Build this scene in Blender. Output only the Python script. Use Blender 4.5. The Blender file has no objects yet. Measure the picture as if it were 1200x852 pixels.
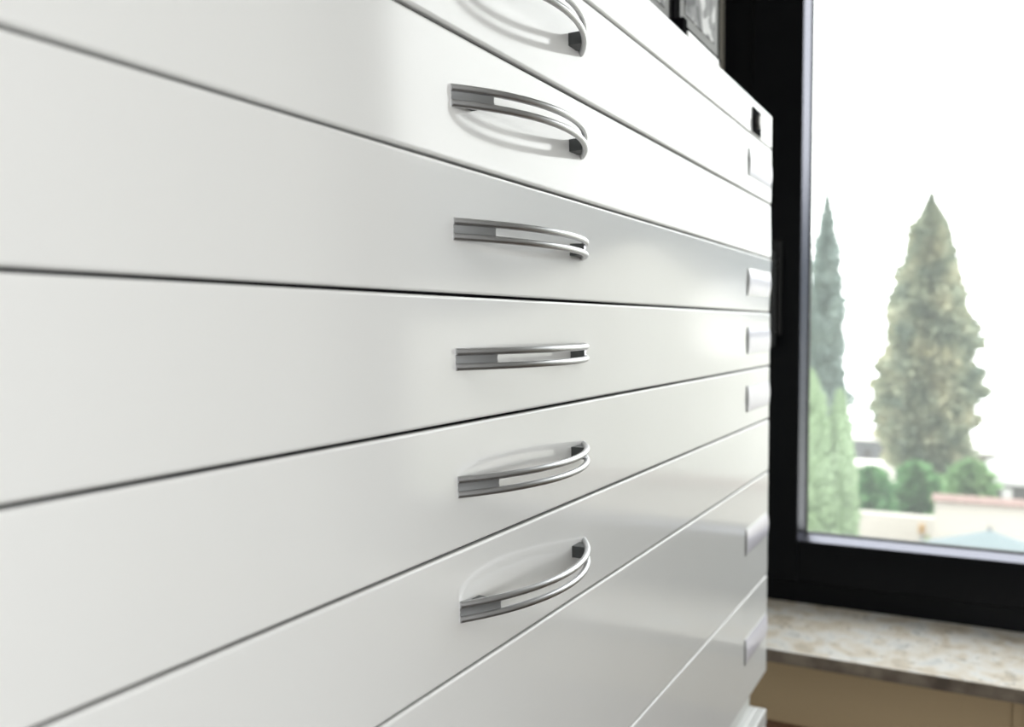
import bpy, bmesh, math, random
from mathutils import Vector, Matrix
C = bpy.context.scene.collection
SC = bpy.context.scene
PI = math.pi
random.seed(7)

# ---------------------------------------------------------------- camera
F = Vector((0.8776, 0.4729, -0.0754)).normalized()
R = Vector((0.4743, -0.8803, -0.01135)); R = (R - F * R.dot(F)).normalized()
U = R.cross(F)
cam = bpy.data.cameras.new('camera')
camo = bpy.data.objects.new('camera', cam); C.objects.link(camo)
M3 = Matrix((R, U, -F)).transposed()
camo.matrix_world = Matrix.Translation((0, -0.2615, 1.3599)) @ M3.to_4x4()
cam.sensor_width = 36; cam.sensor_fit = 'HORIZONTAL'
cam.lens = 1014.8 / 1200 * 36
cam.shift_x = -12.2 / 1200
cam.shift_y = 37.8 / 1200
cam.clip_start = 0.01; cam.clip_end = 500
cam.dof.use_dof = True
cam.dof.focus_distance = 0.545
cam.dof.aperture_fstop = 6.4
SC.camera = camo

# ---------------------------------------------------------------- sky, lamps, exposure
w = bpy.data.worlds.new('overcast_sky'); SC.world = w; w.use_nodes = True
nt = w.node_tree; bg = nt.nodes['Background']
tc = nt.nodes.new('ShaderNodeTexCoord'); nz = nt.nodes.new('ShaderNodeTexNoise')
nz.inputs['Scale'].default_value = 1.6; nz.inputs['Detail'].default_value = 3
cr = nt.nodes.new('ShaderNodeValToRGB')
cr.color_ramp.elements[0].position = .3; cr.color_ramp.elements[0].color = (.93, .955, 1, 1)
cr.color_ramp.elements[1].position = .7; cr.color_ramp.elements[1].color = (1, 1, 1, 1)
nt.links.new(tc.outputs['Generated'], nz.inputs['Vector']); nt.links.new(nz.outputs['Fac'], cr.inputs['Fac'])
nt.links.new(cr.outputs['Color'], bg.inputs['Color']); bg.inputs['Strength'].default_value = 4.6
vs = SC.view_settings
vs.view_transform = 'Standard'; vs.look = 'None'; vs.gamma = 1.0; vs.use_curve_mapping = False
vs.exposure = 0.16

def area(name, loc, target, sx, sy, power, color=(1, 1, 1), portal=False):
    l = bpy.data.lights.new(name, 'AREA'); l.shape = 'RECTANGLE'; l.size = sx; l.size_y = sy
    l.energy = power; l.color = color
    o = bpy.data.objects.new(name, l); C.objects.link(o); o.location = loc
    o.rotation_euler = (Vector(target) - Vector(loc)).to_track_quat('-Z', 'Y').to_euler()
    if portal: l.cycles.is_portal = True
    return o
area('window_daylight_portal', (1.71, -0.45, 1.59), (0, -0.45, 1.59), .98, 1.26, 1, portal=True)
area('side_window_daylight_portal', (-2.35, -1.79, 1.60), (-2.35, 0, 1.60), .88, 1.38, 1, portal=True)
# two unseen ceiling panels, added as fill light (their housings are built further down)
FILL_PANELS = [(-.62, -1.0), (-2.1, -1.0)]
for lx, ly in FILL_PANELS:
    area('ceiling_panel_light', (lx, ly, 2.655), (lx, ly, 0), 1.15, 0.55, 2, (1, 1, .995))

# unseen globe light added left of the camera as fill (built further down)
GLOBE = (-.50, -.74, 1.38)
pl_ = bpy.data.lights.new('globe_lamp_light', 'POINT'); pl_.energy = 37; pl_.shadow_soft_size = .15; pl_.color = (1, 1, .995)
po_ = bpy.data.objects.new('globe_lamp_light', pl_); C.objects.link(po_); po_.location = GLOBE

# ---------------------------------------------------------------- helpers
def link(name, me, m=None, parent=None):
    o = bpy.data.objects.new(name, me); C.objects.link(o)
    if m is not None: me.materials.append(m)
    if parent: o.parent = parent
    return o
def bm_obj(name, bm, m, parent=None, smooth=False):
    me = bpy.data.meshes.new(name); bmesh.ops.recalc_face_normals(bm, faces=bm.faces)
    bm.to_mesh(me); bm.free()
    if smooth:
        for p in me.polygons: p.use_smooth = True
    return link(name, me, m, parent)
def add_box(bm, a, b, bev=0, seg=2):
    a = Vector(a); b = Vector(b)
    t = bmesh.new()
    bmesh.ops.create_cube(t, size=1)
    for v in t.verts: v.co = Vector([(a[i] + b[i]) / 2 + v.co[i] * (b[i] - a[i]) for i in range(3)])
    if bev: bmesh.ops.bevel(t, geom=t.edges[:], offset=bev, segments=seg, affect='EDGES', profile=.5)
    me = bpy.data.meshes.new('t'); t.to_mesh(me); t.free(); bm.from_mesh(me); bpy.data.meshes.remove(me)
def box(name, a, b, m, parent=None, bev=0, seg=2):
    bm = bmesh.new(); add_box(bm, a, b, bev, seg)
    o = bm_obj(name, bm, m, parent)
    return o
def add_cyl(bm, p, q, r, n=16, r2=None):
    p = Vector(p); q = Vector(q); d = q - p
    mt = Matrix.Translation((p + q) / 2) @ d.to_track_quat('Z', 'Y').to_matrix().to_4x4()
    bmesh.ops.create_cone(bm, cap_ends=True, segments=n, radius1=r, radius2=r if r2 is None else r2, depth=d.length, matrix=mt)
def add_sweep(bm, pts, rfun, n=14):
    rings = []
    for i, p in enumerate(pts):
        d = (pts[min(i + 1, len(pts) - 1)] - pts[max(i - 1, 0)]).normalized()
        up = Vector((0, 0, 1)); s = d.cross(up).normalized()
        rings.append([bm.verts.new(p + (s * math.cos(a) + up * math.sin(a)) * rfun(i)) for a in [2 * PI * k / n for k in range(n)]])
    for a, b in zip(rings, rings[1:]):
        for k in range(n): bm.faces.new((a[k], a[(k + 1) % n], b[(k + 1) % n], b[k]))
    bm.faces.new(rings[0][::-1]); bm.faces.new(rings[-1])
def prism(bm, poly, axis, lo, hi):
    def P(u, v, t):
        return {'x': (t, u, v), 'y': (u, t, v), 'z': (u, v, t)}[axis]
    A = [bm.verts.new(P(u, v, lo)) for u, v in poly]; B = [bm.verts.new(P(u, v, hi)) for u, v in poly]
    n = len(poly)
    bm.faces.new(A[::-1]); bm.faces.new(B)
    for k in range(n): bm.faces.new((A[k], A[(k + 1) % n], B[(k + 1) % n], B[k]))
def smooth_angle(o, deg=35):
    for p in o.data.polygons: p.use_smooth = True
    me = o.data
    me.set_sharp_from_angle(angle=math.radians(deg))
    md = o.modifiers.new('face_weighted_normals', 'WEIGHTED_NORMAL'); md.mode = 'FACE_AREA'; md.weight = 100; md.keep_sharp = True; md.thresh = .01
def thing(name, label, cat, loc=(0, 0, 0), group=None):
    o = bpy.data.objects.new(name, None); C.objects.link(o); o.location = loc
    o['label'] = label; o['category'] = cat
    if group: o['group'] = group
    return o
def tag(o, label, cat, group=None, kind=None):
    o['label'] = label; o['category'] = cat
    if group: o['group'] = group
    if kind: o['kind'] = kind
    return o
def struct(o): o['kind'] = 'structure'; return o
def kids(parent, loc):
    pass

# ---------------------------------------------------------------- materials
def mat(name, col, rough=.5, metal=0, spec=.5, noise=None, bump=None, var=None, coords='Object', stretch=None, coat=0):
    m = bpy.data.materials.new(name); m.use_nodes = True
    n = m.node_tree; b = n.nodes['Principled BSDF']
    b.inputs['Base Color'].default_value = (*col, 1); b.inputs['Roughness'].default_value = rough
    b.inputs['Metallic'].default_value = metal; b.inputs['Specular IOR Level'].default_value = spec
    b.inputs['Coat Weight'].default_value = coat; b.inputs['Coat Roughness'].default_value = .06
    t = n.nodes.new('ShaderNodeTexCoord'); src = t.outputs[coords]
    if stretch:
        mp = n.nodes.new('ShaderNodeMapping'); mp.inputs['Scale'].default_value = stretch
        n.links.new(src, mp.inputs['Vector']); src = mp.outputs['Vector']
    if var:   # list of (pos,col), scale, detail
        stops, sc, det = var
        z = n.nodes.new('ShaderNodeTexNoise'); z.inputs['Scale'].default_value = sc; z.inputs['Detail'].default_value = det
        r = n.nodes.new('ShaderNodeValToRGB'); e = r.color_ramp.elements
        while len(e) < len(stops): e.new(.5)
        for k, (p, c) in enumerate(stops): e[k].position = p; e[k].color = (*c, 1)
        n.links.new(src, z.inputs['Vector']); n.links.new(z.outputs['Fac'], r.inputs['Fac']); n.links.new(r.outputs['Color'], b.inputs['Base Color'])
    if bump:
        last = None
        for sc, st, dist in bump:
            z = n.nodes.new('ShaderNodeTexNoise'); z.inputs['Scale'].default_value = sc; z.inputs['Detail'].default_value = 2
            u = n.nodes.new('ShaderNodeBump'); u.inputs['Strength'].default_value = st; u.inputs['Distance'].default_value = dist
            n.links.new(src, z.inputs['Vector']); n.links.new(z.outputs['Fac'], u.inputs['Height'])
            if last: n.links.new(last.outputs['Normal'], u.inputs['Normal'])
            last = u
        n.links.new(last.outputs['Normal'], b.inputs['Normal'])
    return m
PAINT = mat('white_lacquered_steel', (.79, .795, .785), .10, spec=.5, coords='Generated' if False else 'Object',
            var=([(.35, (.785, .79, .778)), (.65, (.80, .805, .795))], 5, 2), bump=[(900, .05, .0004)])
CARC = mat('white_carcass_steel', (.62, .63, .61), .35)
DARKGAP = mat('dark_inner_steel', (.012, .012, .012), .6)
CHROME = mat('satin_nickel', (.54, .54, .55), .36, metal=1, bump=[(400, .05, .0003)])
FOOTM = mat('dark_foot_metal', (.07, .075, .075), .45, metal=.4)
WEBM = mat('satin_nickel_web', (.40, .41, .42), .42, metal=1)
LABEL = mat('label_card', (.80, .78, .86), .22, bump=[(60, .2, .001)])
HOLD = mat('label_holder_steel', (.74, .75, .76), .2)
BLK = mat('black_window_lacquer', (.0018, .0022, .0032), .36, spec=.12, bump=[(40, .08, .001)])
BLK2 = mat('black_handle_metal', (.006, .006, .006), .4, spec=.25)
SEAL = mat('black_rubber_seal', (.004, .006, .006), .6)
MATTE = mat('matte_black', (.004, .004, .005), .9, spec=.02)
BEAD = mat('grey_glazing_bead', (.17, .17, .195), .25, metal=1)
WALL = mat('beige_wall_plaster', (.42, .315, .185), .75, bump=[(120, .2, .001)])
REVEAL = mat('cream_reveal_plaster', (.50, .48, .41), .8, bump=[(120, .2, .001)])
ROOMW = mat('light_room_plaster', (.44, .44, .43), .8, bump=[(90, .2, .001)])
CEIL = mat('white_ceiling_paint', (.78, .78, .76), .85)
FLOOR = mat('grey_brown_floor', (.09, .07, .055), .45, var=([(.3, (.08, .062, .046)), (.7, (.11, .088, .068))], 3, 4))
CLAD = mat('red_brown_wood_cladding', (.16, .075, .04), .5, var=([(.3, (.13, .06, .03)), (.7, (.2, .10, .055))], 6, 6), stretch=(1, .2, 4))

def marble():
    m = bpy.data.materials.new('beige_breccia_marble'); m.use_nodes = True
    n = m.node_tree; b = n.nodes['Principled BSDF']; b.inputs['Roughness'].default_value = .22
    t = n.nodes.new('ShaderNodeTexCoord')
    z = n.nodes.new('ShaderNodeTexNoise'); z.inputs['Scale'].default_value = 26; z.inputs['Detail'].default_value = 8; z.inputs['Distortion'].default_value = .6
    r = n.nodes.new('ShaderNodeValToRGB'); e = r.color_ramp.elements
    st = [(.25, (.46, .42, .36)), (.40, (.68, .60, .49)), (.47, (.76, .70, .61)), (.60, (.82, .80, .76)), (.72, (.60, .61, .60))]
    while len(e) < len(st): e.new(.5)
    for k, (p, c) in enumerate(st): e[k].position = p; e[k].color = (*c, 1)
    v = n.nodes.new('ShaderNodeTexNoise'); v.inputs['Scale'].default_value = 60; v.inputs['Detail'].default_value = 6; v.inputs['Distortion'].default_value = 1.2
    r2 = n.nodes.new('ShaderNodeValToRGB'); f = r2.color_ramp.elements
    f[0].position = .60; f[0].color = (1, 1, 1, 1); f[1].position = .70; f[1].color = (.50, .49, .47, 1)
    mx = n.nodes.new('ShaderNodeMix'); mx.data_type = 'RGBA'; mx.blend_type = 'MULTIPLY'; mx.inputs[0].default_value = 1
    n.links.new(t.outputs['Object'], z.inputs['Vector']); n.links.new(z.outputs['Fac'], r.inputs['Fac'])
    n.links.new(t.outputs['Object'], v.inputs['Vector']); n.links.new(v.outputs['Fac'], r2.inputs['Fac'])
    n.links.new(r.outputs['Color'], mx.inputs[6]); n.links.new(r2.outputs['Color'], mx.inputs[7])
    n.links.new(mx.outputs[2], b.inputs['Base Color'])
    return m
MARBLE = marble()
def glass():
    m = bpy.data.materials.new('window_glass'); m.use_nodes = True
    n = m.node_tree; n.nodes.clear()
    o = n.nodes.new('ShaderNodeOutputMaterial'); a = n.nodes.new('ShaderNodeBsdfTransparent'); g = n.nodes.new('ShaderNodeBsdfGlossy')
    a.inputs['Color'].default_value = (.96, .975, .965, 1); g.inputs['Roughness'].default_value = .0
    # Schlick reflectance, the same from both faces of the pane
    ge = n.nodes.new('ShaderNodeNewGeometry'); dt = n.nodes.new('ShaderNodeVectorMath'); dt.operation = 'DOT_PRODUCT'
    n.links.new(ge.outputs['Incoming'], dt.inputs[0]); n.links.new(ge.outputs['Normal'], dt.inputs[1])
    def mth(op, a, b=None):
        k = n.nodes.new('ShaderNodeMath'); k.operation = op
        for i_, v_ in enumerate((a, b)):
            if v_ is None: continue
            if isinstance(v_, (int, float)): k.inputs[i_].default_value = v_
            else: n.links.new(v_, k.inputs[i_])
        return k.outputs[0]
    fr = mth('ADD', mth('MULTIPLY', mth('POWER', mth('SUBTRACT', 1.0, mth('ABSOLUTE', dt.outputs['Value'])), 5.0), .96), .04)
    x = n.nodes.new('ShaderNodeMixShader')
    # translucent share lays a pale veil of glare over the view
    d = n.nodes.new('ShaderNodeBsdfTranslucent'); d.inputs['Color'].default_value = (.93, 1, .97, 1)
    y = n.nodes.new('ShaderNodeMixShader'); y.inputs[0].default_value = .034
    n.links.new(a.outputs[0], y.inputs[1]); n.links.new(d.outputs[0], y.inputs[2]); a = y
    n.links.new(fr, x.inputs[0]); n.links.new(a.outputs[0], x.inputs[1]); n.links.new(g.outputs[0], x.inputs[2]); n.links.new(x.outputs[0], o.inputs[0])
    return m
GLASS = glass()

# ---------------------------------------------------------------- the room
FX = 1.42      # inner face of the window wall
WX = 1.604     # inner face of the window frame
SILL = 0.8564
YL, YR, ZT = 0.178, -1.08, 2.32    # opening of the window
Y0, Y1, XL0 = -1.80, 0.86, -3.0
struct(box('floor', (XL0, Y0, -.12), (1.75, Y1, 0), FLOOR))
struct(box('ceiling', (XL0, Y0, 2.70), (1.75, Y1, 2.82), CEIL))
struct(box('wall_back', (XL0, Y1, 0), (1.75, Y1 + .12, 2.70), ROOMW))
bm = bmesh.new()   # opposite wall with an unseen window, added to let in fill light
WA, WB, WZ0, WZ1 = -2.80, -1.90, .90, 2.30
add_box(bm, (XL0, Y0 - .12, 0), (WA, Y0, 2.70)); add_box(bm, (WB, Y0 - .12, 0), (1.75, Y0, 2.70))
add_box(bm, (WA, Y0 - .12, 0), (WB, Y0, WZ0)); add_box(bm, (WA, Y0 - .12, WZ1), (WB, Y0, 2.70))
struct(bm_obj('wall_front', bm, ROOMW))
bm = bmesh.new()
for a, b in (((WA, WZ0), (WA + .07, WZ1)), ((WB - .07, WZ0), (WB, WZ1)), ((WA + .07, WZ0), (WB - .07, WZ0 + .07)), ((WA + .07, WZ1 - .07), (WB - .07, WZ1))):
    add_box(bm, (a[0], Y0 - .09, a[1]), (b[0], Y0 - .03, b[1]), .002)
w2 = struct(bm_obj('window_2', bm, BLK))
box('pane', (WA + .06, Y0 - .066, WZ0 + .06), (WB - .06, Y0 - .060, WZ1 - .06), GLASS, w2)
struct(box('wall_left', (XL0 - .12, Y0 - .12, 0), (XL0, Y1 + .12, 2.70), ROOMW))
bm = bmesh.new()
add_box(bm, (FX, YL, SILL - .02), (1.75, Y1, 2.70))
add_box(bm, (FX, Y0, SILL - .02), (1.75, YR, 2.70))
add_box(bm, (FX, YR, ZT), (1.75, YL, 2.70))
struct(bm_obj('wall_right', bm, REVEAL))
struct(box('wall_under_window', (FX, Y0, 0), (1.75, Y1, SILL - .022), WALL)).name = 'wall_right_lower'
bm = bmesh.new(); add_box(bm, (FX - .014, -.310, 0), (FX + .001, .84, .71), .002); add_box(bm, (FX - .014, Y0 + .005, 0), (FX + .001, -.314, .71), .002)
struct(bm_obj('trim_1', bm, CLAD))
# narrow vertical joint cover on the lower wall
struct(box('trim_2', (FX - .006, -.318, .71), (FX + .001, -.306, SILL - .03), WALL))
struct(box('baseboard_back', (XL0, Y1 - .012, 0), (FX - .02, Y1, .08), CARC, bev=.002))
# marble sill slab, its front face coloured darker to stand for shade
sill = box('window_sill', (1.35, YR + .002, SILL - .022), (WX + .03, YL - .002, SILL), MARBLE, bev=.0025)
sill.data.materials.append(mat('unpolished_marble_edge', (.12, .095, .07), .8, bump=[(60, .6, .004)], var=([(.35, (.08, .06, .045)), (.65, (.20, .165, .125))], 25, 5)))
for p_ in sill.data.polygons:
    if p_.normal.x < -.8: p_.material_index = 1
tag(sill, 'speckled beige marble slab below the black window frame, right of the cabinet', 'window sill')

# window : frame > pieces
win = bpy.data.objects.new('window_1', None); C.objects.link(win); win['kind'] = 'structure'
def ring(name, y0, y1, z0, z1, wl, x0, x1, m, bev, parent=win, zb=None):
    bm = bmesh.new(); zb = wl if zb is None else zb
    add_box(bm, (x0, y0 - wl, z0), (x1, y0, z1), bev); add_box(bm, (x0, y1, z0), (x1, y1 + wl, z1), bev)
    add_box(bm, (x0, y1 + wl, z0), (x1, y0 - wl, z0 + zb), bev); add_box(bm, (x0, y1 + wl, z1 - wl), (x1, y0 - wl, z1), bev)
    return bm_obj(name, bm, m, parent)
GB = 1.380 - .3924        # lower edge of the visible glass (.9876)
ring('fixed_frame', YL, YR, SILL, ZT, .075, WX, WX + .07, BLK, .002, zb=.055)
sash = ring('sash', YL - .055, YR + .055, SILL + .042, ZT - .055, .0895, WX - .014, WX + .055, BLK, .003, zb=.0775)
# sloped glazing bead (four mitred strips) and rubber seal
def slope_ring(name, y0, y1, z0, z1, wd, xa, xb, m):
    bm = bmesh.new()
    o = [(y0, z0), (y1, z0), (y1, z1), (y0, z1)]
    i = [(y0 - wd, z0 + wd), (y1 + wd, z0 + wd), (y1 + wd, z1 - wd), (y0 - wd, z1 - wd)]
    vo = [bm.verts.new((xa, a, b)) for a, b in o]; vi = [bm.verts.new((xb, a, b)) for a, b in i]
    vq = [bm.verts.new((xb + .01, a, b)) for a, b in o]; vr = [bm.verts.new((xb + .01, a, b)) for a, b in i]
    for k in range(4):
        j = (k + 1) % 4
        bm.faces.new((vo[k], vo[j], vi[j], vi[k])); bm.faces.new((vq[k], vq[j], vo[j], vo[k]))
        bm.faces.new((vi[k], vi[j], vr[j], vr[k])); bm.faces.new((vr[k], vr[j], vq[j], vq[k]))
    return bm_obj(name, bm, m, win)
slope_ring('glazing_bead', .0340, -.9360, GB - .012, ZT - .144, .0088, WX - .0140, WX + .0062, BEAD)
slope_ring('rubber_seal', .0255, -.9275, GB - .0035, ZT - .1525, .0035, WX + .0080, WX + .0095, SEAL)
gl = box('pane', (WX + .010, -.932, GB - .02), (WX + .014, .040, ZT - .14), GLASS, win)
# black window handle on the sash
bm = bmesh.new()
hz = 1.38 + .02
add_box(bm, (WX - .025, .0655, hz - .055), (WX - .013, .0945, hz + .115), .004, 3)
add_cyl(bm, (WX - .013, .080, hz + .075), (WX - .052, .080, hz + .075), .010, 20)
h_ = bm_obj('window_handle', bm, BLK2, win); smooth_angle(h_)
bm = bmesh.new()
pts = [(0, .098), (.006, .1)]
add_box(bm, (WX - .062, .070, hz - .075), (WX - .046, .0965, hz + .092), .006, 3)
lv = bm_obj('handle_lever', bm, BLK2, h_); smooth_angle(lv)

# housings of the added ceiling fill panels
def emis(name, col, s):
    m = bpy.data.materials.new(name); m.use_nodes = True; b = m.node_tree.nodes['Principled BSDF']
    b.inputs['Emission Color'].default_value = (*col, 1); b.inputs['Emission Strength'].default_value = s; return m
DIFF = emis('lit_diffuser', (1, .985, .96), 1.2)
for k, (lx, ly) in enumerate(FILL_PANELS):
    t = thing('ceiling_light', ['flat white ceiling panel lamp nearest the window', 'flat white ceiling panel lamp away from the window'][k], 'lamp', (lx, ly, 2.70), 'ceiling panel lamps')
    box('housing', (-.62, -.32, -.035), (.62, .32, 0), CARC, t, .003)
    box('diffuser', (-.58, -.28, -.040), (.58, .28, -.034), DIFF, t)

# added fill globe on a pole: the light sits inside translucent paper
def paper():
    m = bpy.data.materials.new('lamp_paper'); m.use_nodes = True; n = m.node_tree; n.nodes.clear()
    o = n.nodes.new('ShaderNodeOutputMaterial'); a = n.nodes.new('ShaderNodeBsdfTransparent'); e = n.nodes.new('ShaderNodeEmission'); x = n.nodes.new('ShaderNodeMixShader')
    e.inputs['Strength'].default_value = 3.0; e.inputs['Color'].default_value = (1, .985, .96, 1); x.inputs[0].default_value = .3
    n.links.new(a.outputs[0], x.inputs[1]); n.links.new(e.outputs[0], x.inputs[2]); n.links.new(x.outputs[0], o.inputs[0]); return m
fl = thing('floor_lamp', 'floor lamp with a white paper globe left of the viewpoint', 'lamp', (GLOBE[0], GLOBE[1], 0))
bm = bmesh.new(); bmesh.ops.create_uvsphere(bm, u_segments=24, v_segments=16, radius=.17, matrix=Matrix.Translation((0, 0, GLOBE[2]))); bm_obj('globe_shade', bm, paper(), fl, True)
bm = bmesh.new(); add_cyl(bm, (0, 0, .02), (0, 0, GLOBE[2] - .165), .010, 12); bm_obj('pole', bm, BLK2, fl)
bm = bmesh.new(); add_cyl(bm, (0, 0, 0.0005), (0, 0, .02), .13, 28); bm_obj('base', bm, BLK2, fl)

# ---------------------------------------------------------------- flat file cabinet
P = .072; ZC = 1.38
XA, XB = -.215, 1.1932
HX0, HX1, SAG = .4073, .5790, .027
def handle_mesh():
    bm = bmesh.new()
    c = (HX1 - HX0) / 2; Rr = (c * c + SAG * SAG) / (2 * SAG); mid = (HX0 + HX1) / 2
    a0 = math.asin(c / Rr)
    def arc(a, off=0): return Vector((mid + (Rr + off) * math.sin(a), -((Rr + off) * math.cos(a) - (Rr - SAG)), 0))
    N = 40
    for s in (-1, 1):
        pts = [arc(-a0 + 2 * a0 * k / N) + Vector((0, 0, s * .0042)) for k in range(N + 1)]
        add_sweep(bm, pts, lambda i: .0021)
    bars = bm
    # webs: thin strips joining the two bars near each end
    wb = bmesh.new()
    fr = 23.5 / 171.7
    def aX(x): return math.asin((x - mid) / Rr)
    for xs, xe in ((HX0, HX0 + .0235), (HX1 - .0235, HX1)):
        K = 8; prev = None
        for k in range(K + 1):
            a = aX(min(max(xs + (xe - xs) * k / K, HX0 + 1e-5), HX1 - 1e-5))
            row = [wb.verts.new(arc(a, o_) + Vector((0, 0, z_))) for o_, z_ in ((.0007, -.0036), (-.0002, 0), (.0007, .0036), (-.0014, .0036), (-.0014, -.0036))]
            if prev:
                for q in range(5): wb.faces.new((prev[q], prev[(q + 1) % 5], row[(q + 1) % 5], row[q]))
            else: wb.faces.new(row)
            prev = row
        wb.faces.new(prev[::-1])
    nw = len(wb.faces)
    # mounting feet behind the webs
    for x0, x1 in ((HX0 + .008, HX0 + .021), (HX1 - .021, HX1 - .008)):
        ya0 = arc(aX(x0), -.001).y; ya1 = arc(aX(x1), -.001).y
        A = [wb.verts.new((x0, 0, z)) for z in (-.0042, .0042)] + [wb.verts.new((x1, 0, z)) for z in (.0042, -.0042)]
        B = [wb.verts.new((x0, ya0, z)) for z in (-.0042, .0042)] + [wb.verts.new((x1, ya1, z)) for z in (.0042, -.0042)]
        wb.faces.new(A); wb.faces.new(B)
        for k in range(4): wb.faces.new((A[k], A[(k + 1) % 4], B[(k + 1) % 4], B[k]))
    out = []
    for b_, m_ in ((bars, CHROME), (wb, WEBM)):
        bmesh.ops.recalc_face_normals(b_, faces=b_.faces)
        me = bpy.data.meshes.new('handle'); b_.to_mesh(me); b_.free(); out.append(me)
    # join both into one mesh with two materials
    bm = bmesh.new(); bm.from_mesh(out[0]); n0 = len(bm.faces); bm.from_mesh(out[1])
    me = bpy.data.meshes.new('handle'); bm.faces.ensure_lookup_table()
    for f in bm.faces:
        f.material_index = 0 if f.index < n0 else 1
        f.smooth = f.index < n0
    for k, f in enumerate(bm.faces): f.material_index = 0 if k < n0 else 1; f.smooth = k < n0 and len(f.verts) == 4
    bm.faces.ensure_lookup_table()
    for f in bm.faces[n0 + nw:]: f.material_index = 2; f.smooth = False
    bm.to_mesh(me); bm.free(); me.materials.append(CHROME); me.materials.append(WEBM); me.materials.append(FOOTM); me.set_sharp_from_angle(angle=math.radians(40))
    return me
HM = handle_mesh()
LX0, LX1, LH = 1.068, 1.187, .0165
def curved_plate(x0, x1, h, y0, bow, th, curl=0):
    bm = bmesh.new(); K = 10; prev = None
    for k in range(K + 1):
        v = -1 + 2 * k / K; z = v * h; y = -(y0 + bow * (1 - v * v))
        row = [bm.verts.new((x0, y, z)), bm.verts.new((x1, y, z)), bm.verts.new((x1, y + th, z)), bm.verts.new((x0, y + th, z))]
        if prev:
            for q in range(4): bm.faces.new((prev[q], prev[(q + 1) % 4], row[(q + 1) % 4], row[q]))
        else: bm.faces.new(row)
        prev = row
    bm.faces.new(prev[::-1]); bmesh.ops.recalc_face_normals(bm, faces=bm.faces)
    for f in bm.faces: f.smooth = True
    me = bpy.data.meshes.new('label'); bm.to_mesh(me); bm.free(); me.set_sharp_from_angle(angle=math.radians(35)); return me
HOLDM = curved_plate(LX0, LX1, LH, .0006, .0016, .0006); HOLDM.materials.append(HOLD)
CARDM = curved_plate(LX0 + .004, LX1 - .003, LH - .002, .0011, .0016, .0004); CARDM.materials.append(LABEL)
ENDM = mat('dark_label_clip', (.02, .02, .022), .5)
def drawer_front_bm(x0, x1, h, th=.0185):
    bm = bmesh.new(); add_box(bm, (x0, 0, -h / 2), (x1, th, h / 2), .0019, 4); return bm
def drawer(parent, zt, zb, tilt=0, handle=True, label=True, lab_tone=None, gap=.0016, ztilt=0):
    h = zt - zb - gap; zc = (zt + zb) / 2
    d = bm_obj('drawer', drawer_front_bm(XA, XB, h), PAINT, parent); smooth_angle(d, 30)
    bm = d.data
    d.location = (0, 0, zc); d.rotation_euler = (math.radians(tilt), 0, math.radians(ztilt))
    bx = bmesh.new(); add_box(bx, (XA + .03, .0195, -h / 2 + .008), (XB - .03, .70, -h / 2 + .012)); 
    for a, b in (((XA + .03, .0195, -h / 2 + .012), (XA + .033, .70, h / 2 - .012)), ((XB - .033, .0195, -h / 2 + .012), (XB - .03, .70, h / 2 - .012))): add_box(bx, a, b)
    bm_obj('tray', bx, CARC, d)
    if handle:
        o = bpy.data.objects.new('handle', HM); C.objects.link(o); o.parent = d; o['label'] = 'bowed satin metal double bar handle'
    if label:
        o = bpy.data.objects.new('label_holder', HOLDM); C.objects.link(o); o.parent = d
        o = bpy.data.objects.new('label_card', CARDM); C.objects.link(o); o.parent = d
        c = box('holder_clip', (LX0 - .0011, -.0012, -LH), (LX0 + .0002, 0, LH), ENDM, d, .0006)  # dark strip stands in for the shade at the holder's open end
    return d
cab = thing('flat_file_cabinet', 'white lacquered plan chest with wide drawers and bowed metal handles, upper unit', 'cabinet', (0, 0, 0))
top = ZC + 3.6 * P; bot = ZC - 6.915 * P
bm = bmesh.new()
add_box(bm, (XA + .002, .028, top - .018), (XB - .002, .78, top - .0005), .001)
add_box(bm, (XA + .002, .028, bot), (XA + .02, .78, top - .018)); add_box(bm, (XB - .02, .028, bot), (XB - .002, .78, top - .018))
add_box(bm, (XA + .02, .765, bot), (XB - .02, .78, top - .018)); add_box(bm, (XA + .02, .028, bot), (XB - .02, .765, bot + .015))
bm_obj('carcass', bm, CARC, cab)
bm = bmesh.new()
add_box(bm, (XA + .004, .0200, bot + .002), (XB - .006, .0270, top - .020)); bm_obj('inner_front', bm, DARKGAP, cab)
bm = bmesh.new(); add_box(bm, (XA, 0, ZC + 3 * P + .0008), (XB, .019, top), .0019, 4)
add_box(bm, (XA, .018, top - .019), (XB, .0278, top - .0002), .0004, 1)
fas = bm_obj('top_fascia', bm, PAINT, cab); smooth_angle(fas, 30)
# lock
lk = box('lock', (1.083, -.0016, 1.5985), (1.1270, .0002, 1.6290), MATTE, fas, .0008)
bm = bmesh.new(); add_cyl(bm, (1.104, .0, 1.6135), (1.104, -.0062, 1.6135), .0080, 28); bmesh.ops.bevel(bm, geom=[e for e in bm.edges if abs(e.verts[0].co.y - e.verts[1].co.y) < 1e-5], offset=.001, segments=2, affect='EDGES')
cy = bm_obj('lock_barrel', bm, mat('dull_lock_metal', (.22, .21, .20), .4, metal=1), fas); smooth_angle(cy)
spec = [(3, 2, 0, True, True), (2, 1, -1.3, True, False), (1, 0, 1.9, True, True), (0, -1, 0, True, True), (-1, -2, 0, True, True),
        (-2, -3, 0, True, False), (-3, -5, 0, False, True), (-5, -6.915, 0, False, True)]
HANDLES = []
for a, b, tl, hd, lb in spec:
    drawer(cab, ZC + a * P, ZC + b * P, tl, hd, lb)

bm = bmesh.new()   # black strips standing in for the deep shade in the drawer joints
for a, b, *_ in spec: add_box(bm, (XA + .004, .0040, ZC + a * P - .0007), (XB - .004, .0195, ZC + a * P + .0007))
bm_obj('joint_gasket', bm, MATTE, cab)
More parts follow.
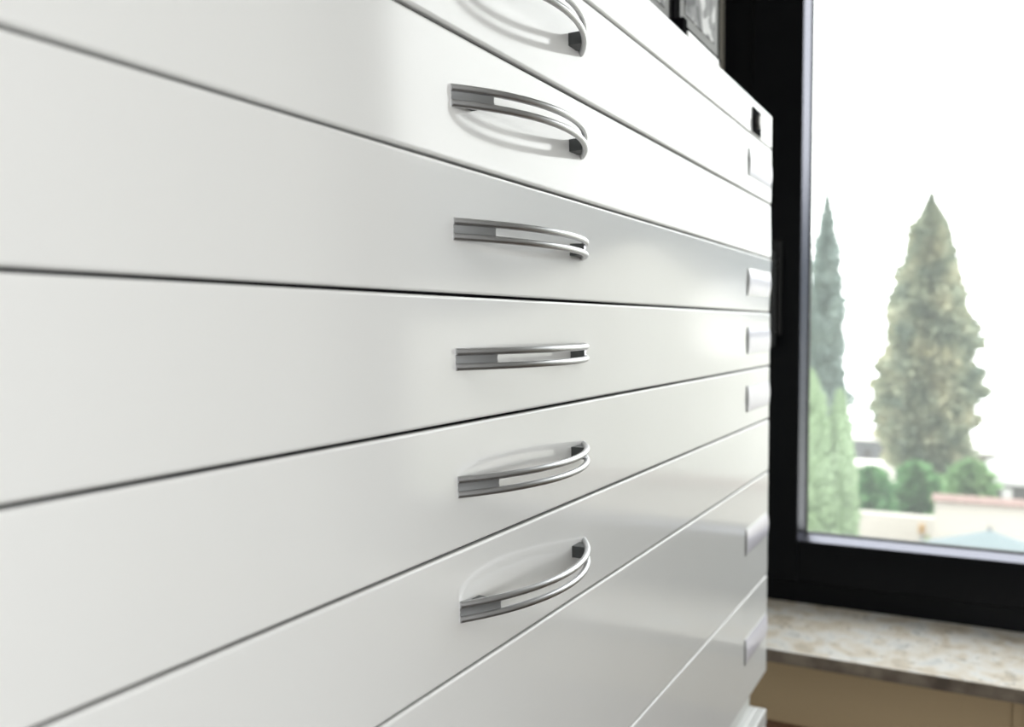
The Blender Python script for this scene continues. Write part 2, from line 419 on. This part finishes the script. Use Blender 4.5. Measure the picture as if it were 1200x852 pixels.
# toe plinth between both units and the lower unit
low = thing('lower_file_cabinet', 'lower white plan chest unit, its top ledge just visible under the drawers', 'cabinet', (0, 0, 0))
lt = 1.38 - .553
pl = box('plinth', (XA + .02, .022, lt + .0005), (XB - .004, .74, bot - .0005), CARC, cab)
box('top_panel', (XA, 0, lt - .022), (XB + .004, .79, lt), PAINT, low, .002, 3)
box('top_lip', (XA + .004, .0125, lt), (XB - .002, .0165, lt + .0022), PAINT, low, .0006)
box('carcass', (XA + .002, .028, .06), (XB, .78, lt - .0225), CARC, low)
box('base', (XA + .03, .05, 0.0005), (XB - .03, .76, .0595), DARKGAP, low)
zz = lt - .0225
for k in range(5):
    h = .148; drawer(low, zz - k * h, zz - (k + 1) * h, 0, True, True)

# ---------------------------------------------------------------- things on the cabinet
TOP = top
GREYB = mat('grey_card_box', (.26, .255, .24), .6)
PAPER = mat('white_paper', (.86, .86, .85), .6)
MATC = mat('grey_mount_card', (.24, .24, .23), .6)
FRB = mat('thin_dark_frame', (.006, .006, .006), .8, spec=.1)
g1 = box('archive_box', (.60, .028, TOP), (.831, .24, 1.661), GREYB, None, .001)
tag(g1, 'low grey card box on the cabinet under the left picture', 'box', 'grey boxes under the pictures')
g2 = box('archive_box', (.889, .028, TOP), (1.040, .24, 1.675), GREYB, None, .001)
tag(g2, 'low grey card box on the cabinet under the right picture, behind the white tray', 'box', 'grey boxes under the pictures')
wt = thing('paper_tray', 'small shallow white tray at the front edge of the cabinet top', 'tray', (.9115, .0145, TOP))
box('tray_front', (-.0535, -.0055, 0), (.0535, -.0035, .0150), PAINT, wt, .0005); box('tray_base', (-.0535, -.0035, 0), (.0535, .005, .0015), PAINT, wt)
box('paper', (-.051, -.0030, .0015), (.051, .0048, .0125), PAPER, wt)
# black stand
st = thing('display_stand', 'black stand with a square foot and post between the two framed prints', 'stand', (0, 0, 0))
box('foot', (.8325, .020, TOP), (.8875, .12, 1.6610), MATTE, st, .001)
box('post_base', (.8765, .020, 1.6610), (.8885, .235, 1.6755), MATTE, st)
box('post', (.8765, .030, 1.6755), (.8875, .048, 1.99), MATTE, st, .001)
box('arm', (.8765, .0485, 1.78), (.8965, .0560, 1.99), MATTE, st)
def print_mat(seed):
    m = bpy.data.materials.new('printed_sheet'); m.use_nodes = True; n = m.node_tree; b = n.nodes['Principled BSDF']; b.inputs['Roughness'].default_value = .6
    t = n.nodes.new('ShaderNodeTexCoord'); mp = n.nodes.new('ShaderNodeMapping'); mp.inputs['Location'].default_value = (seed, 0, seed * .3); mp.inputs['Scale'].default_value = (16, 1, 11)
    z = n.nodes.new('ShaderNodeTexNoise'); z.inputs['Scale'].default_value = 1.7; z.inputs['Detail'].default_value = 2; z.inputs['Distortion'].default_value = 1.0
    r = n.nodes.new('ShaderNodeValToRGB'); e = r.color_ramp.elements; e.new(.5); e.new(.5)
    for k, (p, c) in enumerate([(.38, .03), (.43, .20), (.53, .24), (.56, .80)]): e[k].position = p; e[k].color = (c, c, c, 1)
    n.links.new(t.outputs['Object'], mp.inputs[0]); n.links.new(mp.outputs[0], z.inputs['Vector']); n.links.new(z.outputs['Fac'], r.inputs['Fac']); n.links.new(r.outputs['Color'], b.inputs['Base Color'])
    return m
for k, (x0, x1, zb, lab) in enumerate([(.60, .8745, 1.6615, 'framed grey print left of the black post, on the cabinet top'), (.8980, 1.0530, 1.6755, 'framed grey and white print right of the black post, next to the window')]):
    t = thing('framed_print', lab, 'picture', (x0, .036, zb), 'framed prints on the cabinet')
    W = x1 - x0; H = .30
    bm = bmesh.new(); e = .0042
    add_box(bm, (0, -.006, 0), (W, .012, e)); add_box(bm, (0, -.006, H - e), (W, .012, H)); add_box(bm, (W - e, -.004, e), (W, .012, H - e)); add_box(bm, (0, -.004, e), (e, .012, H - e))
    bm_obj('frame', bm, FRB, t)
    box('mount', (e, -.003, e), (W - e, .008, H - e), MATC, t)
    box('print', (.022, -.0038, .018), (W - .020, -.0028, H - .02), print_mat(3.1 + k * 2.3), t)

# ---------------------------------------------------------------- outdoors
GR = -4.0
GRASS = mat('pale_dry_lawn', (.33, .33, .27), .9, var=([(.35, (.36, .35, .30)), (.65, (.28, .31, .22))], .5, 5))
PAVE = mat('pale_gravel', (.36, .35, .32), .9, var=([(.35, (.33, .32, .29)), (.65, (.40, .39, .36))], .8, 5))
CREAM = mat('cream_render', (.66, .64, .59), .85, bump=[(8, .2, .02)])
BEIGE = mat('beige_render', (.13, .12, .10), .85)
GREYR = mat('grey_render', (.10, .10, .105), .85)
DARKB = mat('dark_brown_wall', (0.063, 0.055, 0.055), .8)
WALLC = mat('garden_wall_render', (.36, .33, .29), .85)
TILE = mat('pinkish_coping_tile', (.18, .11, .09), .8, var=([(.3, (.15, .09, .075)), (.7, (.21, .14, .12))], 6, 3))
WROOF = mat('white_membrane_roof', (.45, .44, .43), .6)
TEAL = mat('pale_teal_canvas', (.115, .145, .15), .8)
SLATE = mat('blue_grey_slate', (0.072, 0.083, 0.099), .6)
BARK = mat('bark', (0.055, 0.044, 0.033), .9)
YEL = mat('ochre_jacket', (0.275, 0.165, 0.066), .9); SKIN = mat('weathered_stone', (0.231, 0.220, 0.198), .9)
def leafm(name, a, b, c):
    return mat(name, a, .7, spec=.25, var=([(.32, a), (.5, b), (.68, c)], 1.1, 3))
CON = leafm('conifer_foliage', (.13, .165, .125), (.27, .29, .20), (.43, .41, .28))
CYP = leafm('cypress_foliage', (.16, .205, .185), (.20, .25, .225), (.25, .30, .265))
THU = leafm('pale_thuja_foliage', (.23, .32, .17), (.28, .37, .22), (.33, .42, .27))
BSH = leafm('bush_foliage', (.055, .13, .045), (.10, .21, .07), (.19, .30, .12))
HIL = leafm('far_wood_foliage', (.03, .048, .066), (.04, .06, .08), (.052, .07, .09))
struct(box('ground', (1.9, -45, GR - .3), (36, 40, GR), GRASS)); 
struct(box('ground_lower', (36, -90, -9.3), (90, 60, -9), PAVE)).name = 'ground_valley'
yd = struct(box('paving', (1.9, -45, GR), (19, 40, GR + .02), PAVE)); yd.name = 'paving'

def foliage(name, prof, n, H, size, m, parent, seed, squash=1.0, down=.3, lump=.18, core=True):
    """prof(t)->radius at height fraction t; tufts of small leaf blades lying over an irregular crown"""
    rnd = random.Random(seed); V = []; Fc = []
    lob = [(rnd.random(), rnd.random() * 2 * PI, rnd.uniform(.5, 1.0)) for _ in range(60)]
    def rad(t, a):
        s = 0
        for lt_, la, lw in lob:
            da = abs((a - la + PI) % (2 * PI) - PI)
            s = max(s, lw * math.exp(-((t - lt_) / .032) ** 2 - (da / .42) ** 2))
        return prof(t) * (1 - lump + lump * 2.0 * s)
    for i in range(n):
        t = rnd.random() ** .9; a = rnd.random() * 2 * PI
        r = rad(t, a) * (1 - .35 * rnd.random() ** 2)
        p = Vector((r * math.cos(a), r * math.sin(a) * squash, t * H))
        out = Vector((math.cos(a), math.sin(a), rnd.uniform(-.2, .9) - down)).normalized()
        sd = out.cross(Vector((rnd.uniform(-1, 1), rnd.uniform(-1, 1), rnd.uniform(-1, 1)))).normalized()
        s = size * rnd.uniform(.5, 1.3) * min(1, .25 + prof(t) / .5 / max(size, .26) * .26)
        q = p + out * s
        b = len(V)
        V += [p - sd * s * .35, p + sd * s * .35, q + sd * s * .16 , q - sd * s * .16]
        Fc.append((b, b + 1, b + 2, b + 3))
    if core:
        K = 22; A = 18; b0 = len(V)
        for k in range(K + 1):
            t = k / K
            for j in range(A):
                a = 2 * PI * j / A; r = max(.01, rad(t, a) * .72)
                V.append(Vector((r * math.cos(a), r * math.sin(a) * squash, t * H * .985)))
        for k in range(K):
            for j in range(A): Fc.append((b0 + k * A + j, b0 + k * A + (j + 1) % A, b0 + (k + 1) * A + (j + 1) % A, b0 + (k + 1) * A + j))
    me = bpy.data.meshes.new(name); me.from_pydata(V, [], Fc)
    return link(name, me, m, parent)
def tree(name, label, cat, x, y, zbase, trunk_h, H, prof, n, size, m, seed, tr=.16, group=None, **kw):
    t = thing(name, label, cat, (x, y, zbase), group)
    f = foliage('foliage', prof, n, H, size, m, t, seed, **kw); f.location = (0, 0, trunk_h)
    bm = bmesh.new(); add_cyl(bm, (0, 0, 0), (0, 0, trunk_h + H * .5), tr, 10, tr * .5); bm_obj('trunk', bm, BARK, t)
    return t
def lerp_prof(pts):
    def f(t):
        for (a, ra), (b, rb) in zip(pts, pts[1:]):
            if t <= b: return ra + (rb - ra) * (t - a) / (b - a)
        return pts[-1][1]
    return f
tree('conifer_tree', 'broad tapering grey-green conifer alone in the middle of the window view', 'tree', 30, 1.42, GR, .75, 8.72,
     lerp_prof([(0, .5), (.03, 1.08), (.16, 1.25), (.31, 1.42), (.40, 1.36), (.53, 1.16), (.62, .92), (.775, .62), (.87, .38), (.93, .17), (.97, .06), (1, .01)]), 16000, .26, CON, 3, tr=.17, lump=.20)
tree('cypress_tree', 'slim blue-green cypress close to the left edge of the glass', 'tree', 38, 5.78, GR, .4, 10.55,
     lerp_prof([(0, .9), (.15, .95), (.35, .85), (.52, .72), (.60, .52), (.72, .42), (.85, .25), (.93, .12), (1, .03)]), 4500, .26, CYP, 11, tr=.14, lump=.34)
G = 'pale columnar thujas below the cypress'
tree('thuja_column', 'pale green columnar thuja cut by the left edge of the glass', 'shrub', 13, 2.02, GR, .2, 4.55,
     lerp_prof([(0, .28), (.3, .36), (.7, .32), (.9, .2), (1, .02)]), 4500, .12, THU, 21, tr=.05, group=G, lump=.06, down=-.9)
tree('thuja_column', 'pale green columnar thuja right of the one at the glass edge', 'shrub', 13.2, 1.62, GR, .2, 4.25,
     lerp_prof([(0, .24), (.3, .31), (.7, .22), (.9, .12), (1, .02)]), 4500, .12, THU, 22, tr=.05, group=G, lump=.06, down=-.9)
bl = [('dark green rounded garden bush left of the conifer trunk', 23.0, 2.25, .56, 1.85), ('green garden bush directly under the conifer', 24.9, 1.35, .55, 1.75), ('light green garden bush right of the conifer trunk', 23.6, .05, .60, 2.05),
      ('small faded bush at the left end of the garden bushes', 25.4, 3.05, .4, 1.2)]
for k, (lab, x, y, r, h) in enumerate(bl):
    m = leafm('bush_foliage_tone', *[((.06, .16, .06), (.10, .23, .09), (.16, .30, .12)), ((.07, .17, .06), (.12, .25, .10), (.20, .32, .14)), ((.10, .19, .07), (.15, .26, .11), (.23, .33, .16)), ((.24, .27, .19), (.28, .31, .22), (.33, .34, .26))][k])
    tree('garden_bush', lab, 'bush', x, y, GR, .05, h, lerp_prof([(0, r * .8), (.3, r), (.7, r * .85), (.92, r * .45), (1, .03)]), 3500, .20, m, 40 + k, tr=.04, group='bushes round the conifer', lump=.42)
# walls and buildings
ww = struct(box('low_wall', (17, .50, GR), (17.25, 6.5, -2.10), WALLC)); tag(ww, 'low cream garden wall in front of the green bushes', 'wall'); del ww['kind']
cw = thing('garden_wall', 'cream wall topped with a pinkish tiled coping', 'wall', (15, 0, GR))
box('wall_body', (0, -9, 0), (.25, .43, 2.60), WALLC, cw)
for k in range(30):
    y = .47 - k * .32
    b = bmesh.new(); prism(b, [(-.08, 0), (.33, 0), (.33, .03), (.12, .095), (-.08, .03)], 'y', -.315, 0)
    o = bm_obj('coping_tile', b, TILE, cw)
    o.location = (0, y, 2.60)
sh = thing('garden_shed', 'small dark walled shed with a white rounded roof behind the tiled wall', 'shed', (26.6, -.17, GR))
box('wall_body', (0, -4.2, 0), (3, 0, 1.05), DARKB, sh)
bm = bmesh.new(); prism(bm, [(.12 - 4.5 * k / 16, 1.05 + .50 * math.sin(PI * k / 16) ** .5) for k in range(17)], 'x', -.15, 3.15); bm_obj('roof', bm, WROOF, sh)
box('door_panel', (-.04, -.75, 0), (0.0, -.50, .95), WROOF, sh); box('downpipe', (-.08, .0, 0), (-.0, .12, 1.0), GREYR, sh)
fb = thing('far_building', 'long low beige building beyond the garden with one dark opening', 'building', (45, 0, -9))
box('wall_body', (0, -9, 0), (5, 1.0, 4.45), BEIGE, fb)
box('roof', (-.3, -9.2, 4.45), (5.3, 1.2, 4.62), CREAM, fb)
box('opening', (-.03, -1.5, 2.9), (0.0, -1.0, 4.4), DARKB, fb)
for k in range(3): box('window', (-.03, -.75 + k * .55, 3.4), (0.0, -.45 + k * .55, 4.0), GREYR, fb)
fg = thing('far_building', 'low grey building on the horizon between the cypress and conifer', 'building', (60, 0, -9))
box('wall_body', (0, 3.2, 0), (5, 16, 2.95), GREYR, fg); box('roof', (-.2, 3.0, 2.95), (5.2, 16.2, 3.15), CREAM, fg)
for k in range(5): box('window', (-.03, 5.2 + k * 1.1, 1.4), (0.0, 5.7 + k * 1.1, 2.4), DARKB, fg)
tr_ = box('terrace_slab', (33.2, 1.9, GR), (34.5, 12, -3.62), CREAM); tag(tr_, 'pale terrace edge behind the bushes left of the conifer', 'terrace')
# parasol
pa = thing('garden_parasol', 'pale teal parasol in front of the tiled garden wall', 'parasol', (12, -.33, GR))
bm = bmesh.new(); n = 8; apex = bm.verts.new((0, 0, 2.84)); rim = [bm.verts.new((1.15 * math.cos(2 * PI * k / n + .4), 1.15 * math.sin(2 * PI * k / n + .4), 2.44)) for k in range(n)]
for k in range(n): bm.faces.new((apex, rim[k], rim[(k + 1) % n]))
o = bm_obj('canopy', bm, TEAL, pa); md = o.modifiers.new('s', 'SOLIDIFY'); md.thickness = .02
bm = bmesh.new(); add_cyl(bm, (0, 0, 0), (0, 0, 2.88), .025, 10); bm_obj('pole', bm, GREYR, pa)
bm = bmesh.new(); add_cyl(bm, (0, 0, 0), (0, 0, .08), .25, 16); bm_obj('base', bm, GREYR, pa)
# small gate post with ochre cap, and a sprig beside it
gp = thing('gate_post', 'small pale post with an ochre lamp head at the end of the low wall', 'post', (15.6, .64, GR))
box('post', (-.04, -.04, 0), (.04, .04, 1.92), SKIN, gp, .01); box('lamp_head', (-.06, -.055, 1.92), (.06, .055, 2.08), YEL, gp, .02)
tree('small_shrub', 'thin yellow-green shrub between the post and the tiled wall', 'shrub', 14.6, .50, GR, .5, 1.62, lerp_prof([(0, .10), (.5, .13), (1, .02)]), 700, .09,
     leafm('yellow_green_foliage', (0.165, 0.198, 0.055), (0.187, 0.231, 0.077), (0.220, 0.264, 0.110)), 60, tr=.02)
# house and wooded bank further round, seen in the lacquer of the drawers
ho = thing('gabled_house', 'pale gabled house with long low wings, seen only mirrored in the drawers', 'house', (30.5, 0, GR))
sil = [(-42, 5.6), (-18.0, 6.0), (-14.7, 6.7), (-11.3, 8.0), (-7.3, 5.65), (-2.6, 5.4)]
bm = bmesh.new(); prism(bm, [(-42, 0)] + [(-2.6, 0)] + sil[::-1], 'x', 0, 8); bm_obj('wall_body', bm, CREAM, ho)
bm = bmesh.new(); prism(bm, [(a, b - .02) for a, b in sil] + [(a, b + .10) for a, b in sil[::-1]], 'x', -.1, 8.3); bm_obj('roof', bm, SLATE, ho)
# wooded hill beyond it
bm = bmesh.new(); rows = []
hp = [(3.5, 1.0), (6, 3.0), (9, 3.9), (14, 5.0), (20.8, 7.1), (25.6, 8.5), (31, 9.5), (45, 9), (60, 8), (75, 3)]
for k in range(141):
    th = 3.5 + 71.5 * k / 140
    for (a, ea), (b, eb) in zip(hp, hp[1:]):
        if th <= b + 1e-6: el = ea + (eb - ea) * (th - a) / (b - a); break
    row = []
    for q, (D, fr) in enumerate([(60, 0), (61, .25), (62.5, .5), (64, .75), (66, .93), (69, 1.0), (78, .9), (95, .2)]):
        h = -9 + fr * (10.36 + 69 * math.tan(math.radians(el))) + (random.uniform(-.35, .35) if q else 0)
        row.append(bm.verts.new((D * math.cos(math.radians(th)), .26 - D * math.sin(math.radians(th)), h)))
    rows.append(row)
for a, b in zip(rows, rows[1:]):
    for q in range(7): bm.faces.new((a[q], a[q + 1], b[q + 1], b[q]))
struct(bm_obj('hill', bm, HIL, None, True))
